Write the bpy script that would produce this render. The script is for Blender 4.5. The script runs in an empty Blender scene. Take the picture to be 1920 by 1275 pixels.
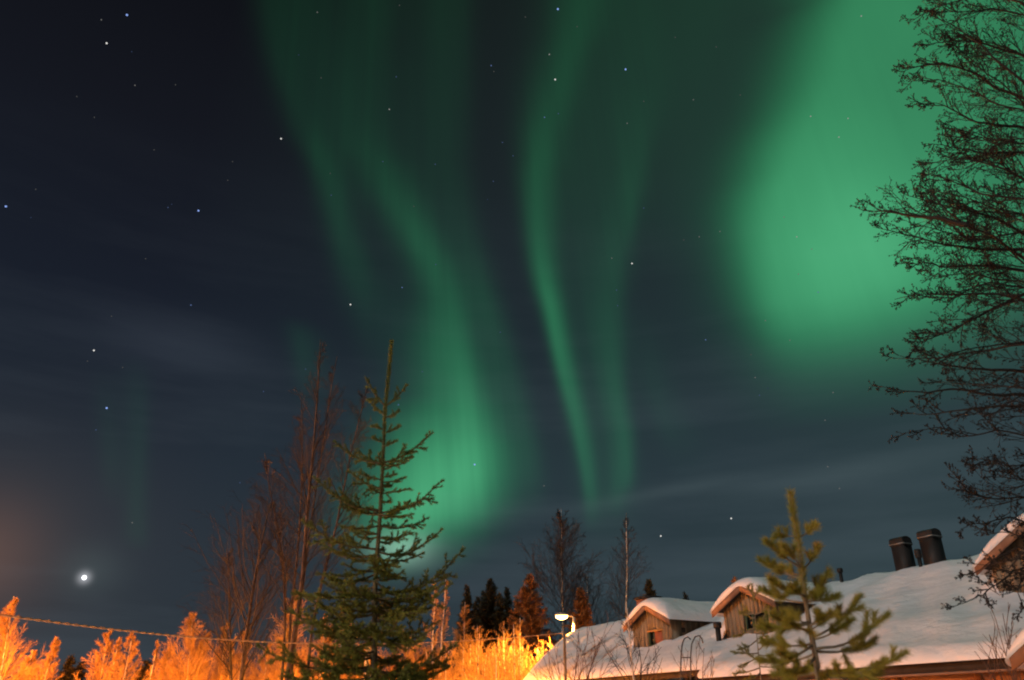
import bpy, bmesh, math, random
import numpy as np
from math import radians as R, sin, cos, pi

C = bpy.context.scene
COL = C.collection
rng = np.random.default_rng(7)
random.seed(7)

# ------------------------------------------------------------------ camera
PITCH, FPX, CAMH = 26.0, 1464.0, 1.6
cd = bpy.data.cameras.new('camera')
cam = bpy.data.objects.new('camera', cd); COL.objects.link(cam)
cam.location = (0, 0, CAMH); cam.rotation_euler = (R(90 + PITCH), 0, 0)
cd.sensor_width = 36.0; cd.lens = 36.0 * FPX / 1920.0
cd.clip_start = 0.1; cd.clip_end = 9000
cd.dof.use_dof = True; cd.dof.focus_distance = 45.0; cd.dof.aperture_fstop = 2.0
C.camera = cam
C.render.resolution_x, C.render.resolution_y = 1024, 680
C.view_settings.view_transform = 'Standard'; C.view_settings.look = 'None'
C.view_settings.exposure = 0.0; C.view_settings.gamma = 1.0
C.cycles.filter_width = 2.0
C.cycles.max_bounces = 5; C.cycles.diffuse_bounces = 2; C.cycles.glossy_bounces = 2
C.cycles.transparent_max_bounces = 4

def ray(px, py):
    x = (px - 960) / FPX; y = (637.5 - py) / FPX
    c, s = cos(R(PITCH)), sin(R(PITCH))
    return np.array([x, c - y * s, s + y * c])
def at(px, py, Y):                     # world point seen at a photo pixel, at distance Y ahead
    r = ray(px, py); p = r * (Y / r[1]); p[2] += CAMH
    return p
def azel(px, py):
    r = ray(px, py); r = r / np.linalg.norm(r)
    return math.degrees(math.atan2(r[0], r[1])), math.degrees(math.asin(r[2]))

# ------------------------------------------------------------------ world: night sky with aurora
W = bpy.data.worlds.new('World'); C.world = W; W.use_nodes = True
nt = W.node_tree; nt.nodes.clear()
def nd(t, **kw):
    n = nt.nodes.new(t)
    for k, v in kw.items(): setattr(n, k, v)
    return n
def plug(sock, v):
    if isinstance(v, bpy.types.NodeSocket): nt.links.new(v, sock)
    else: sock.default_value = v
def M(op, a, b=None, c=None, clamp=False):
    n = nd('ShaderNodeMath', operation=op, use_clamp=clamp)
    plug(n.inputs[0], a)
    if b is not None: plug(n.inputs[1], b)
    if c is not None: plug(n.inputs[2], c)
    return n.outputs[0]
def VS(col, f):                        # colour * factor
    n = nd('ShaderNodeVectorMath', operation='SCALE')
    plug(n.inputs[0], col); plug(n.inputs['Scale'], f)
    return n.outputs[0]
def VA(a, b):
    n = nd('ShaderNodeVectorMath', operation='ADD'); plug(n.inputs[0], a); plug(n.inputs[1], b)
    return n.outputs[0]
tc = nd('ShaderNodeTexCoord')
sx = nd('ShaderNodeSeparateXYZ'); nt.links.new(tc.outputs['Generated'], sx.inputs[0])
X, Yv, Z = sx.outputs
AZ = M('MULTIPLY', M('ARCTAN2', X, Yv), 180 / pi)
EL = M('MULTIPLY', M('ARCSINE', Z), 180 / pi)
ELN = M('DIVIDE', EL, 90.0, clamp=True)
def curve(pts, lo, hi):                # pts: [(elevation deg, value)]
    n = nd('ShaderNodeFloatCurve'); m = n.mapping; m.extend = 'HORIZONTAL'
    cv = m.curves[0]; pts = sorted(pts)
    q = [(e / 90.0, (v - lo) / (hi - lo)) for e, v in pts]
    cv.points[0].location = q[0]; cv.points[1].location = q[-1]
    for p in q[1:-1]: cv.points.new(*p)
    for p in cv.points: p.handle_type = 'AUTO_CLAMPED'
    m.update(); nt.links.new(ELN, n.inputs['Value'])
    return M('MULTIPLY_ADD', n.outputs[0], hi - lo, lo)
def streak(rows, warp=None):           # rows: (px, py, left width, right width, intensity)
    ce, wl, wr, it = [], [], [], []
    for px, py, a, b, i in rows:
        z0, e = azel(px, py)
        ce.append((e, z0)); wl.append((e, z0 - azel(px - a, py)[0])); wr.append((e, azel(px + b, py)[0] - z0)); it.append((e, i))
    lo = min(v for _, v in ce) - 1; hi = max(v for _, v in ce) + 1
    d = M('SUBTRACT', AZ if warp is None else M('ADD', AZ, warp), curve(ce, lo, hi))
    cl = curve(wl, 0, 60); cr = curve(wr, 0, 60)
    side = M('GREATER_THAN', d, 0.0)
    w = M('ADD', M('MULTIPLY', side, cr), M('MULTIPLY', M('SUBTRACT', 1.0, side), cl))
    q = M('DIVIDE', d, w)
    g = M('EXPONENT', M('MULTIPLY', M('MULTIPLY', q, q), -1.0))
    return M('MULTIPLY', g, curve(it, 0, 1.2))
def blob(px, py, wx, wy, i, tilt=0.0):           # soft round glow
    z0, e0 = azel(px, py)
    a = M('DIVIDE', M('SUBTRACT', AZ, z0), wx / FPX * 57.3 / cos(R(e0)))
    b = M('DIVIDE', M('SUBTRACT', M('SUBTRACT', EL, e0), M('MULTIPLY', M('SUBTRACT', AZ, z0), tilt)), wy / FPX * 57.3)
    return M('MULTIPLY', M('EXPONENT', M('MULTIPLY', M('ADD', M('MULTIPLY', a, a), M('MULTIPLY', b, b)), -1.0)), i)
def noise(scale, sxyz, detail=3.0, off=(0, 0, 0), rough=0.5):
    mp = nd('ShaderNodeMapping'); mp.inputs['Scale'].default_value = sxyz; mp.inputs['Location'].default_value = off
    nt.links.new(tc.outputs['Generated'], mp.inputs[0])
    n = nd('ShaderNodeTexNoise'); n.inputs['Scale'].default_value = scale; n.inputs['Detail'].default_value = detail
    n.inputs['Roughness'].default_value = rough
    nt.links.new(mp.outputs[0], n.inputs['Vector'])
    return n.outputs[0]
wob = M('MULTIPLY', M('SUBTRACT', noise(3.0, (1, 1, .5), 2.0), 0.5), 2.6)
ST = [
 [(505,-60,40,90,.042),(528,100,38,75,.052),(572,220,42,50,.062),(612,320,32,34,.10),(640,420,32,34,.09),(662,500,34,44,.075),(690,600,40,50,.035),(705,690,40,50,0)],
 [(590,-60,60,70,.03),(610,100,60,70,.035),(640,220,60,60,.035),(670,320,50,50,.04),(700,420,40,40,.02),(720,500,40,40,0)],
 [(700,-60,60,48,.055),(702,60,56,46,.058),(692,150,60,60,.055),(690,230,60,60,.06),(722,320,50,50,.095),(756,395,40,48,.14),(790,455,40,46,.17),(822,515,40,44,.20),(842,580,44,40,.25),(852,650,48,40,.29),(868,730,52,42,.35),(884,800,60,44,.40),(890,860,70,48,.42),(886,905,80,52,.36),(878,950,90,58,.20),(866,1000,95,60,.07),(860,1060,100,60,0)],
 [(800,560,50,60,.0),(812,640,55,70,.09),(822,720,60,80,.18),(836,800,80,85,.36),(842,870,95,90,.60),(832,930,105,92,.66),(812,980,110,88,.44),(792,1030,110,80,.18),(780,1090,100,80,0)],
 [(850,300,36,34,.03),(862,400,36,34,.05),(888,500,34,32,.08),(918,600,34,30,.11),(945,700,40,32,.10),(968,790,42,32,.10),(985,870,42,30,.08),(992,930,42,30,.03),(996,980,40,28,0)],
 [(770,740,70,60,.04),(768,830,72,70,.30),(765,900,80,75,.48),(758,960,82,75,.52),(748,1010,66,60,.52),(738,1045,48,48,.36),(728,1090,40,50,.05),(720,1120,40,50,0)],
 [(1095,-60,62,56,.08),(1078,50,58,48,.095),(1056,120,55,42,.105),(1034,200,48,40,.13),(1012,290,34,40,.17),(1003,380,25,38,.20),(1007,450,22,32,.25),(1017,520,20,27,.34),(1031,580,18,23,.40),(1045,650,16,22,.38),(1061,720,15,22,.32),(1079,790,15,22,.26),(1092,850,14,20,.22),(1102,910,13,17,.17),(1106,950,13,17,.08),(1108,1000,13,17,0)],
 [(1210,150,60,50,.02),(1195,290,50,28,.06),(1182,370,46,25,.08),(1165,450,44,24,.08),(1150,530,40,28,.08),(1145,620,36,28,.10),(1152,700,28,22,.13),(1162,770,26,20,.15),(1172,830,25,18,.16),(1174,880,27,17,.15),(1162,930,28,20,.06),(1150,975,28,22,0)],
 [(1120,80,70,90,.03),(1100,250,70,80,.05),(1085,450,60,70,.055),(1100,650,50,60,.055),(1120,800,50,60,.06),(1130,920,50,60,.05),(1130,1000,60,70,.015),(1130,1060,60,70,0)],
 [(1190,560,30,40,.0),(1215,690,30,45,.03),(1245,780,30,45,.035),(1280,860,40,50,.01),(1300,930,40,50,0)],
 [(1330,-60,170,140,.065),(1310,100,160,130,.06),(1290,250,140,120,.05),(1270,400,120,100,.03),(1260,520,120,100,0)],
 [(1660,-60,150,900,.66),(1625,0,140,900,.70),(1572,150,124,900,.76),(1500,300,104,900,.80),(1462,450,82,800,.82),(1470,540,74,800,.78),(1486,590,74,700,.66),(1500,635,76,700,.44),(1515,680,84,700,.22),(1530,730,95,700,.08),(1540,800,100,700,0)],
 [(200,680,30,30,0),(205,780,25,25,.02),(212,850,25,25,.025),(218,960,25,25,0)],
 [(262,660,30,24,0),(262,760,30,24,.03),(262,880,28,22,.035),(262,980,26,20,.035),(264,1040,26,20,0)],
 [(555,590,25,40,0),(572,660,25,40,.05),(580,720,25,45,.03),(590,790,25,40,0)],
]
I = None
for rows in ST:
    s = streak(rows, M('MULTIPLY', wob, 0.28))
    I = s if I is None else M('ADD', I, s)
I = M('ADD', I, blob(1610, 470, 180, 160, .36))
cmb = nd('ShaderNodeCombineXYZ'); plug(cmb.inputs[0], M('MULTIPLY', M('ADD', AZ, M('MULTIPLY', EL, .10)), .9)); plug(cmb.inputs[1], M('MULTIPLY', EL, .035))
ry = nd('ShaderNodeTexNoise'); ry.inputs['Scale'].default_value = 1.0; ry.inputs['Detail'].default_value = 3.0; nt.links.new(cmb.outputs[0], ry.inputs['Vector'])
patchy = M('MULTIPLY_ADD', noise(5.0, (1, 1, .35), 3.0, (3, 1, 0)), 0.5, 0.75)
fine = M('MULTIPLY', patchy, M('MULTIPLY_ADD', ry.outputs[0], M('MULTIPLY_ADD', M('LESS_THAN', AZ, 13.0), .38, .10), M('MULTIPLY_ADD', M('LESS_THAN', AZ, 13.0), -.19, .95)))      # faint vertical rays
I = M('MULTIPLY', I, fine)
aur = VA(VS((.012, .270, .088), I), VS((.027, .030, .030), M('MULTIPLY', I, I)))
# base night gradient
ramp = nd('ShaderNodeValToRGB'); cr = ramp.color_ramp
stops = [(0, (.027, .036, .045)), (8, (.022, .031, .043)), (16, (.0165, .0245, .037)), (26, (.0098, .0135, .023)), (38, (.0072, .0085, .0135)), (50, (.0042, .0046, .0065)), (90, (.004, .0045, .006))]
cr.elements[0].position = 0; cr.elements[0].color = (*stops[0][1], 1)
cr.elements[1].position = 1; cr.elements[1].color = (*stops[-1][1], 1)
for e, c_ in stops[1:-1]:
    q = cr.elements.new(e / 90); q.color = (*c_, 1)
nt.links.new(ELN, ramp.inputs[0])
right = M('MULTIPLY_ADD', AZ, 1 / 60.0, 0.45, clamp=True)      # a little lighter and greener towards the right
base = VA(ramp.outputs[0], VS((.009, .021, .0165), right))
cl = noise(2.2, (1, 1, 7.0), 5.0, (.4, .2, .3), .55)
cl = M('MULTIPLY', M('SUBTRACT', cl, 0.45, clamp=True), M('SUBTRACT', 1.0, M('DIVIDE', EL, 38.0), clamp=True))
cloud = VS((.07, .085, .10), cl)
tot = VA(VA(base, cloud), aur)
tot = VA(tot, VS((.016, .020, .026), blob(340, 650, 130, 50, 0.55)))
tot = VA(tot, VS((.030, .040, .040), blob(1230, 925, 130, 12, 0.42, .12)))
tot = VA(tot, VS((.030, .040, .040), blob(1570, 890, 190, 22, 0.4, .07)))
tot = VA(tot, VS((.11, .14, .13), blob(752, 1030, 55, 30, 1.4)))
tot = VA(tot, VS((.20, .075, .030), blob(-45, 1045, 85, 85, .34)))   # street-lamp glare past the left edge, painted into the sky
tot = VA(tot, VS((.030, .022, .016), blob(-20, 1010, 230, 170, .6)))  # wider, fainter part of the painted lamp glare
tot = VA(tot, VS((.40, .40, .43), blob(158, 1083, 9, 9, .8)))     # halo of the moon in thin air
tot = VA(tot, VS((.03, .045, .042), blob(170, 1070, 45, 38, .5)))  # greenish lens ghost above the moon, painted into the sky
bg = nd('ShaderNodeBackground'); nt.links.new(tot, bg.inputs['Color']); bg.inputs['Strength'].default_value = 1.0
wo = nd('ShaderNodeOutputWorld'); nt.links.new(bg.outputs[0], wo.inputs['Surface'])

# ------------------------------------------------------------------ moonlight from behind the camera, left
sl = bpy.data.lights.new('moonlight', 'SUN'); sl.energy = 1.0; sl.angle = R(0.6); sl.color = (1.0, 0.96, 0.92)
so = bpy.data.objects.new('moonlight', sl); COL.objects.link(so)
from mathutils import Vector
so.rotation_euler = Vector((0.80, 0.60, -0.62)).to_track_quat('-Z', 'Y').to_euler()

# ------------------------------------------------------------------ helpers
MATS = {}
def mat(name, col, rough=0.8, col2=None, scale=6.0, stretch=(1, 1, 1), bump=0.0, bscale=None, metal=0.0, contrast=(0.35, 0.65), emit=None, estr=0.0, spec=0.3):
    if name in MATS: return MATS[name]
    m = bpy.data.materials.new(name); m.use_nodes = True; t = m.node_tree
    b = t.nodes['Principled BSDF']; b.inputs['Roughness'].default_value = rough; b.inputs['Metallic'].default_value = metal
    b.inputs['Specular IOR Level'].default_value = spec
    b.inputs['Base Color'].default_value = (*col, 1)
    tcn = t.nodes.new('ShaderNodeTexCoord'); mp = t.nodes.new('ShaderNodeMapping'); mp.inputs['Scale'].default_value = stretch
    t.links.new(tcn.outputs['Object'], mp.inputs[0])
    if col2 is not None:
        n = t.nodes.new('ShaderNodeTexNoise'); n.inputs['Scale'].default_value = scale; n.inputs['Detail'].default_value = 6
        t.links.new(mp.outputs[0], n.inputs['Vector'])
        r = t.nodes.new('ShaderNodeValToRGB'); r.color_ramp.elements[0].position = contrast[0]; r.color_ramp.elements[1].position = contrast[1]
        r.color_ramp.elements[0].color = (*col, 1); r.color_ramp.elements[1].color = (*col2, 1)
        t.links.new(n.outputs[0], r.inputs[0]); t.links.new(r.outputs[0], b.inputs['Base Color'])
    if bump:
        n2 = t.nodes.new('ShaderNodeTexNoise'); n2.inputs['Scale'].default_value = bscale or scale; n2.inputs['Detail'].default_value = 6
        t.links.new(mp.outputs[0], n2.inputs['Vector'])
        bp = t.nodes.new('ShaderNodeBump'); bp.inputs['Strength'].default_value = bump; bp.inputs['Distance'].default_value = 0.1
        t.links.new(n2.outputs[0], bp.inputs['Height']); t.links.new(bp.outputs[0], b.inputs['Normal'])
    if emit is not None:
        b.inputs['Emission Color'].default_value = (*emit, 1); b.inputs['Emission Strength'].default_value = estr
        try: m.cycles.emission_sampling = 'NONE'
        except Exception: pass
    MATS[name] = m
    return m
snow = mat('snow', (.80, .81, .83), .55, (.86, .86, .86), 1.5, (1, 1, 1.6), bump=.75, bscale=2.4)
gsnow = mat('ground_snow', (.78, .79, .82), .6, (.86, .86, .86), .4, bump=.3, bscale=1.2)
plank = mat('weathered_planks', (.12, .10, .07), .8, (.25, .21, .145), 3.0, (3, 3, .35), bump=.3)
fascia = mat('fascia_wood', (.17, .10, .07), .75, (.28, .17, .11), 4.0, (1, 1, .4), bump=.15)
darkwood = mat('dark_tarred_wood', (.018, .014, .012), .8, (.04, .03, .024), 5.0)
logs = mat('log_wall', (.26, .11, .05), .8, (.46, .23, .10), 1.7, (.8, .8, 2.2), bump=.2)
blackmetal = mat('black_sheet_metal', (.016, .015, .014), .6, (.026, .024, .023), 3.0, metal=.0)
brick = mat('chimney_brick', (.22, .09, .05), .85, (.34, .15, .09), 9.0, bump=.3)
galv = mat('galvanised_steel', (.30, .30, .29), .45, (.40, .40, .38), 8.0, metal=.6)
ladder_m = mat('dark_ladder_steel', (.05, .05, .055), .5, (.10, .10, .10), 12.0, metal=.5)
cable_m = mat('cable_sheath', (.36, .25, .15), .4, (.48, .36, .24), 12.0, spec=.8)
glass = mat('dark_window_glass', (.012, .014, .016), .12, spec=.6)
redboard = mat('red_brown_board', (.22, .075, .045), .7, (.30, .11, .06), 4.0)
ochre = mat('ochre_lintel', (.42, .24, .08), .6)
greenframe = mat('green_painted_frame', (.06, .09, .05), .6)
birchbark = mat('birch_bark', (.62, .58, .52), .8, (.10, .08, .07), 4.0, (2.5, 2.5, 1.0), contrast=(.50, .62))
darkbark = mat('dark_birch_bark', (.085, .066, .055), .85, (.025, .021, .020), 4.0, (2.5, 2.5, 1.0), contrast=(.42, .60))  # birch bark darkened to paint in the dim light on tall trunks
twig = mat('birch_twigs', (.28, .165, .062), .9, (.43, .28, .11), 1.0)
twigdark = mat('dark_birch_twigs', (.017, .0155, .0155), .85, (.032, .028, .027), 1.0)  # shaded copy of the birch twigs, dim light painted into the colour
aldertwig = mat('alder_twigs', (.013, .0115, .011), .85, (.026, .021, .019), 2.0)
bud = mat('alder_cones', (.010, .009, .0085), .9, (.019, .016, .014), 8.0)
shrubtwig = mat('shrub_twigs', (.11, .060, .042), .85, (.17, .10, .07), 2.0)
spruceneedle = mat('spruce_needles', (.048, .086, .014), .6, (.14, .16, .026), 2.2)
sprucebark = mat('spruce_bark', (.050, .044, .026), .9, (.09, .08, .045), 14.0, bump=.4)
pineneedle = mat('pine_needles', (.13, .15, .018), .55, (.29, .235, .034), 3.0)
pinebark = mat('pine_bark', (.12, .105, .08), .85, (.24, .20, .15), 18.0, bump=.4)
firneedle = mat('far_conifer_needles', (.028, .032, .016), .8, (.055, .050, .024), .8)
lampneedle = mat('lamplit_conifer_needles', (.20, .095, .034), .8, (.32, .16, .055), .8)  # orange lamp light painted into the needle colour
polewood = mat('pole_wood', (.11, .10, .08), .85, (.24, .22, .17), 6.0, (1, 1, .3))

def tag(o, label=None, cat=None, group=None, kind=None):
    if label: o['label'] = label
    if cat: o['category'] = cat
    if group: o['group'] = group
    if kind: o['kind'] = kind
    return o
def empty(name, loc, label, cat, group=None):
    o = bpy.data.objects.new(name, None); o.empty_display_size = .2; o.location = tuple(loc); COL.objects.link(o)
    return tag(o, label, cat, group)
class Mesh:
    """Collects vertices (world space) and faces; build() links one mesh object."""
    def __init__(s): s.v = []; s.f = []; s.n = 0
    def add(s, v, f):
        v = np.asarray(v, float).reshape(-1, 3)
        f = np.asarray(f, int)
        s.v.append(v); s.f.append(f + s.n); s.n += len(v)
    def hexa(s, p):                     # 8 corners: bottom 4, top 4
        s.add(p, [[0, 3, 2, 1], [4, 5, 6, 7], [0, 1, 5, 4], [1, 2, 6, 5], [2, 3, 7, 6], [3, 0, 4, 7]])
    def tubes(s, P, r, sides=4):        # P (N,k,3), r (N,k)
        P = np.asarray(P, float); r = np.asarray(r, float)
        if P.ndim == 2: P = P[None]; r = r[None]
        N, k, _ = P.shape
        T = np.gradient(P, axis=1); T /= np.linalg.norm(T, axis=2, keepdims=True) + 1e-9
        T0 = (P[:, -1] - P[:, 0]); T0 /= np.linalg.norm(T0, axis=1, keepdims=True) + 1e-9
        ref = np.where(np.abs(T0[:, 2:3]) > .8, np.array([[1., .1, 0]]), np.array([[0, .1, 1.]]))
        A = np.cross(T, ref[:, None, :]); A /= np.linalg.norm(A, axis=2, keepdims=True) + 1e-9
        B = np.cross(T, A)
        an = np.arange(sides) * 2 * pi / sides
        V = P[:, :, None, :] + r[:, :, None, None] * (np.cos(an)[None, None, :, None] * A[:, :, None, :] + np.sin(an)[None, None, :, None] * B[:, :, None, :])
        i = np.arange(N)[:, None, None] * k * sides + np.arange(k - 1)[None, :, None] * sides
        j = np.arange(sides)[None, None, :]; j2 = (j + 1) % sides
        F = np.stack([i + j, i + j2, i + sides + j2, i + sides + j], -1).reshape(-1, 4)
        s.add(V.reshape(-1, 3), F)
        if sides > 4:
            base = np.arange(N) * k * sides
            for q in range(1, sides - 1, 2):
                a, b, c2, d = 0, q, q + 1, min(q + 2, sides - 1)
                if d > c2:
                    cap = np.stack([base + a, base + d, base + c2, base + b], -1); top = np.stack([base + (k - 1) * sides + z for z in (a, b, c2, d)], -1)
                    for ff in (cap, top): s.f.append(ff + s.n - len(V.reshape(-1, 3)))
    def grid(s, G, closed=False):       # G (a,b,3)
        a, b, _ = G.shape
        i = np.arange(a - 1)[:, None] * b; bb = b if closed else b - 1
        j = np.arange(bb)[None, :]; j2 = (j + 1) % b
        F = np.stack([i + j, i + j2, i + b + j2, i + b + j], -1).reshape(-1, 4)
        s.add(G.reshape(-1, 3), F)
    def build(s, name, m, parent=None, smooth=False):
        V = np.concatenate(s.v)
        o3 = np.zeros(3)
        if parent is not None:
            q = parent
            while q is not None: o3 = o3 + np.array(q.location); q = q.parent
        else:
            o3 = np.array([V[:, 0].mean(), V[:, 1].mean(), V[:, 2].min()])
        V = V - o3
        loops = np.concatenate([f.reshape(-1) for f in s.f]).astype(np.int32)
        sizes = np.concatenate([np.full(len(f), f.shape[1]) for f in s.f]).astype(np.int32)
        starts = np.concatenate([[0], np.cumsum(sizes)[:-1]]).astype(np.int32)
        me = bpy.data.meshes.new(name)
        me.vertices.add(len(V)); me.vertices.foreach_set('co', V.astype(np.float32).ravel())
        me.loops.add(len(loops)); me.loops.foreach_set('vertex_index', loops)
        me.polygons.add(len(sizes)); me.polygons.foreach_set('loop_start', starts); me.polygons.foreach_set('loop_total', sizes)
        me.update(calc_edges=True); me.validate()
        if smooth: me.polygons.foreach_set('use_smooth', np.ones(len(me.polygons), bool))
        ms = m if isinstance(m, (list, tuple)) else [m]
        for q in ms: me.materials.append(q)
        o = bpy.data.objects.new(name, me); COL.objects.link(o)
        if parent is not None: o.parent = parent
        else: o.location = tuple(o3)
        return o
def unit(v): return v / (np.linalg.norm(v, axis=-1, keepdims=True) + 1e-9)
def lines(S, D, L, k, wob=.12, up=0.0):           # grow N polylines
    N = len(S); P = np.zeros((N, k, 3)); P[:, 0] = S; d = unit(D)
    for i in range(1, k):
        d = unit(d + rng.normal(0, wob, (N, 3)) + np.array([0, 0, up]))
        P[:, i] = P[:, i - 1] + d * (L / (k - 1))[:, None]
    return P
def shoots(P, n, t0, t1, ang, asd=8, flat=0.0):   # n starts per parent
    N, k, _ = P.shape
    t = (np.arange(n)[None, :] + rng.random((N, n))) / n * (t1 - t0) + t0
    x = t * (k - 1); i = np.clip(x.astype(int), 0, k - 2); f = (x - i)[..., None]
    idx = np.arange(N)[:, None]
    A = P[idx, i]; B = P[idx, i + 1]
    S = (A + (B - A) * f).reshape(-1, 3); T = unit(B - A).reshape(-1, 3)
    r = rng.normal(0, 1, T.shape); r[:, 2] *= (1 - flat)
    r = unit(r - (r * T).sum(1, keepdims=True) * T)
    a = np.radians(rng.normal(ang, asd, len(T)))[:, None]
    return S, np.cos(a) * T + np.sin(a) * r, t.reshape(-1), np.repeat(np.arange(N), n)
def taper(N, k, r0, r1):
    r0 = np.broadcast_to(np.asarray(r0, float), (N,))[:, None]; r1 = np.broadcast_to(np.asarray(r1, float), (N,))[:, None]
    q = np.linspace(0, 1, k)[None, :]
    return r0 + (r1 - r0) * q
def plen(P): return np.linalg.norm(np.diff(P, axis=1), axis=2).sum(1)
def resample(pts, k):
    pts = np.asarray(pts, float); d = np.concatenate([[0], np.cumsum(np.linalg.norm(np.diff(pts, axis=0), axis=1))])
    q = np.linspace(0, d[-1], k)
    return np.stack([np.interp(q, d, pts[:, i]) for i in range(3)], 1)
def needles(m, P, per_m, ln, wd, ang=50, up=0.0, t0=0.0):
    """Single-blade needles along polylines."""
    L = plen(P); N, k, _ = P.shape
    cnt = np.maximum(1, (L * per_m).astype(int)); idx = np.repeat(np.arange(N), cnt)
    t = t0 + rng.random(len(idx)) * (1 - t0); x = t * (k - 1); i = np.clip(x.astype(int), 0, k - 2); f = (x - i)[:, None]
    A = P[idx, i]; B = P[idx, i + 1]; S = A + (B - A) * f; T = unit(B - A)
    r = rng.normal(0, 1, T.shape); r[:, 2] += up; r = unit(r - (r * T).sum(1, keepdims=True) * T)
    a = np.radians(rng.normal(ang, 12, len(T)))[:, None]
    D = np.cos(a) * T + np.sin(a) * r
    w = unit(np.cross(D, rng.normal(0, 1, D.shape))) * wd * .5
    ll = ln * rng.uniform(.7, 1.15, (len(T), 1))
    V = np.stack([S - w, S + w, S + D * ll + w * .3, S + D * ll - w * .3], 1).reshape(-1, 3)
    m.add(V, np.arange(len(V)).reshape(-1, 4))

# ------------------------------------------------------------------ ground
g = Mesh()
xs = np.concatenate([[-4500, -1500, -500, -200], np.linspace(-80, 80, 81), [200, 500, 1500, 4500]])
ys = np.concatenate([[-4500, -1500, -500, -100], np.linspace(-30, 110, 71), [200, 500, 1500, 4500]])
gx, gy = np.meshgrid(xs, ys, indexing='ij')
gz = .10 * np.sin(gx * .31 + 1) * np.cos(gy * .27) + .06 * np.sin(gx * .9 + gy * .6) - .12
gz = np.where((np.abs(gx) > 90) | (gy > 120) | (gy < -40), 0, gz)
g.grid(np.stack([gx, gy, gz], -1))
tag(g.build('snowy_ground', gsnow, smooth=True), kind='structure')

# ------------------------------------------------------------------ house
AZH = R(27)
U = np.array([sin(AZH), -cos(AZH), 0]); VV = np.array([cos(AZH), sin(AZH), 0]); ZZ = np.array([0, 0, 1.])
def H(s, v, h): # house frame: s along the ridge, v away from the viewer, h above eye level
    s = np.asarray(s, float)[..., None]; v = np.asarray(v, float)[..., None]; h = np.asarray(h, float)[..., None]
    return s * U + v * VV + (h + CAMH) * ZZ
def on_v(px, py, vv):   # photo pixel -> (s, h) on the plane v = vv
    r = ray(px, py); t = vv / (VV @ r); p = r * t
    return float(U @ p), float(p[2])
RV = [12.6, 13.4, 14.5, 16.3, 18.2, 20.2]; RH = [.98, 1.22, 1.50, 2.20, 3.08, 4.02]
VR = 20.2
def roofh(v):
    v = np.asarray(v, float); w = np.where(v > VR, 2 * VR - v, v)
    f = np.interp(w, RV, RH)
    return f - .16 * np.exp(-((v - VR) / .55) ** 2)
house = empty('long_house', H(-20, 17, -CAMH), 'long low house under deep roof snow with plank dormers along its slope', 'house')
def box_h(m, s0, s1, v0, v1, h0, h1):
    p = [H(s0, v0, h0), H(s1, v0, h0), H(s1, v1, h0), H(s0, v1, h0), H(s0, v0, h1), H(s1, v0, h1), H(s1, v1, h1), H(s0, v1, h1)]
    m.hexa(np.array(p))
SR = -2.5
def s_left(v):
    v = np.asarray(v, float); w = np.where(v > VR, 2 * VR - v, v)
    return np.interp(w, [13.2, 14.4, 16.2, 17.9, 19.2, 20.3], [-26.2, -27.4, -29.7, -31.3, -32.4, -33.0])
def v_low(s):
    q = np.clip((np.asarray(s, float) + 16.75) / .5, 0, 1); q = q * q * (3 - 2 * q)
    return 14.38 + (13.28 - 14.38) * q
def bumps(s, v):
    return .085 * np.sin(s * 1.1 + v * .7) * np.sin(v * 1.3 - s * .25 + 1) + .05 * np.sin(s * 2.7 - v * 1.9 + 2) * np.sin(s * .8 + v * .4) + .02 * np.sin(s * 5.1 + v * 3.3) + .05 * np.sin(s * .55 + 2.0) * np.sin(v * .9 + .5)
# roof boards under the snow
rm = Mesh()
aa = np.linspace(0, 1, 120)
ss_all = np.concatenate([np.linspace(-27.0, -17.2, 40), np.linspace(-17.1, -16.2, 14), np.linspace(-16, SR, 50)])
top = []; T_S = .27
for dz in (-T_S, -T_S - .17):
    lo = H(ss_all, v_low(ss_all) + .10, roofh(v_low(ss_all) + .10) + dz)
    hi = H(np.linspace(-32.8, SR, len(ss_all)), np.full(len(ss_all), VR), roofh(np.full(len(ss_all), VR)) + dz)
    mid = [lo + (hi - lo) * 0]
    vv_ = []
    for q in np.linspace(0, 1, 9):
        v = (v_low(ss_all) + .10) * (1 - q) + VR * q
        sleft = s_left(v) + .12
        s = sleft + (ss_all - ss_all[0]) / (SR - ss_all[0]) * (SR - sleft)
        s = np.where(ss_all > -18, ss_all * (1 - q * 0) , s) if False else s
        vv_.append(H(s, v, roofh(v) + dz))
    top.append(np.stack(vv_))
G = np.concatenate([top[0], top[1][::-1], top[0][:1]])
rm.grid(G)
roof = rm.build('roof', darkwood, house)
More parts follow.
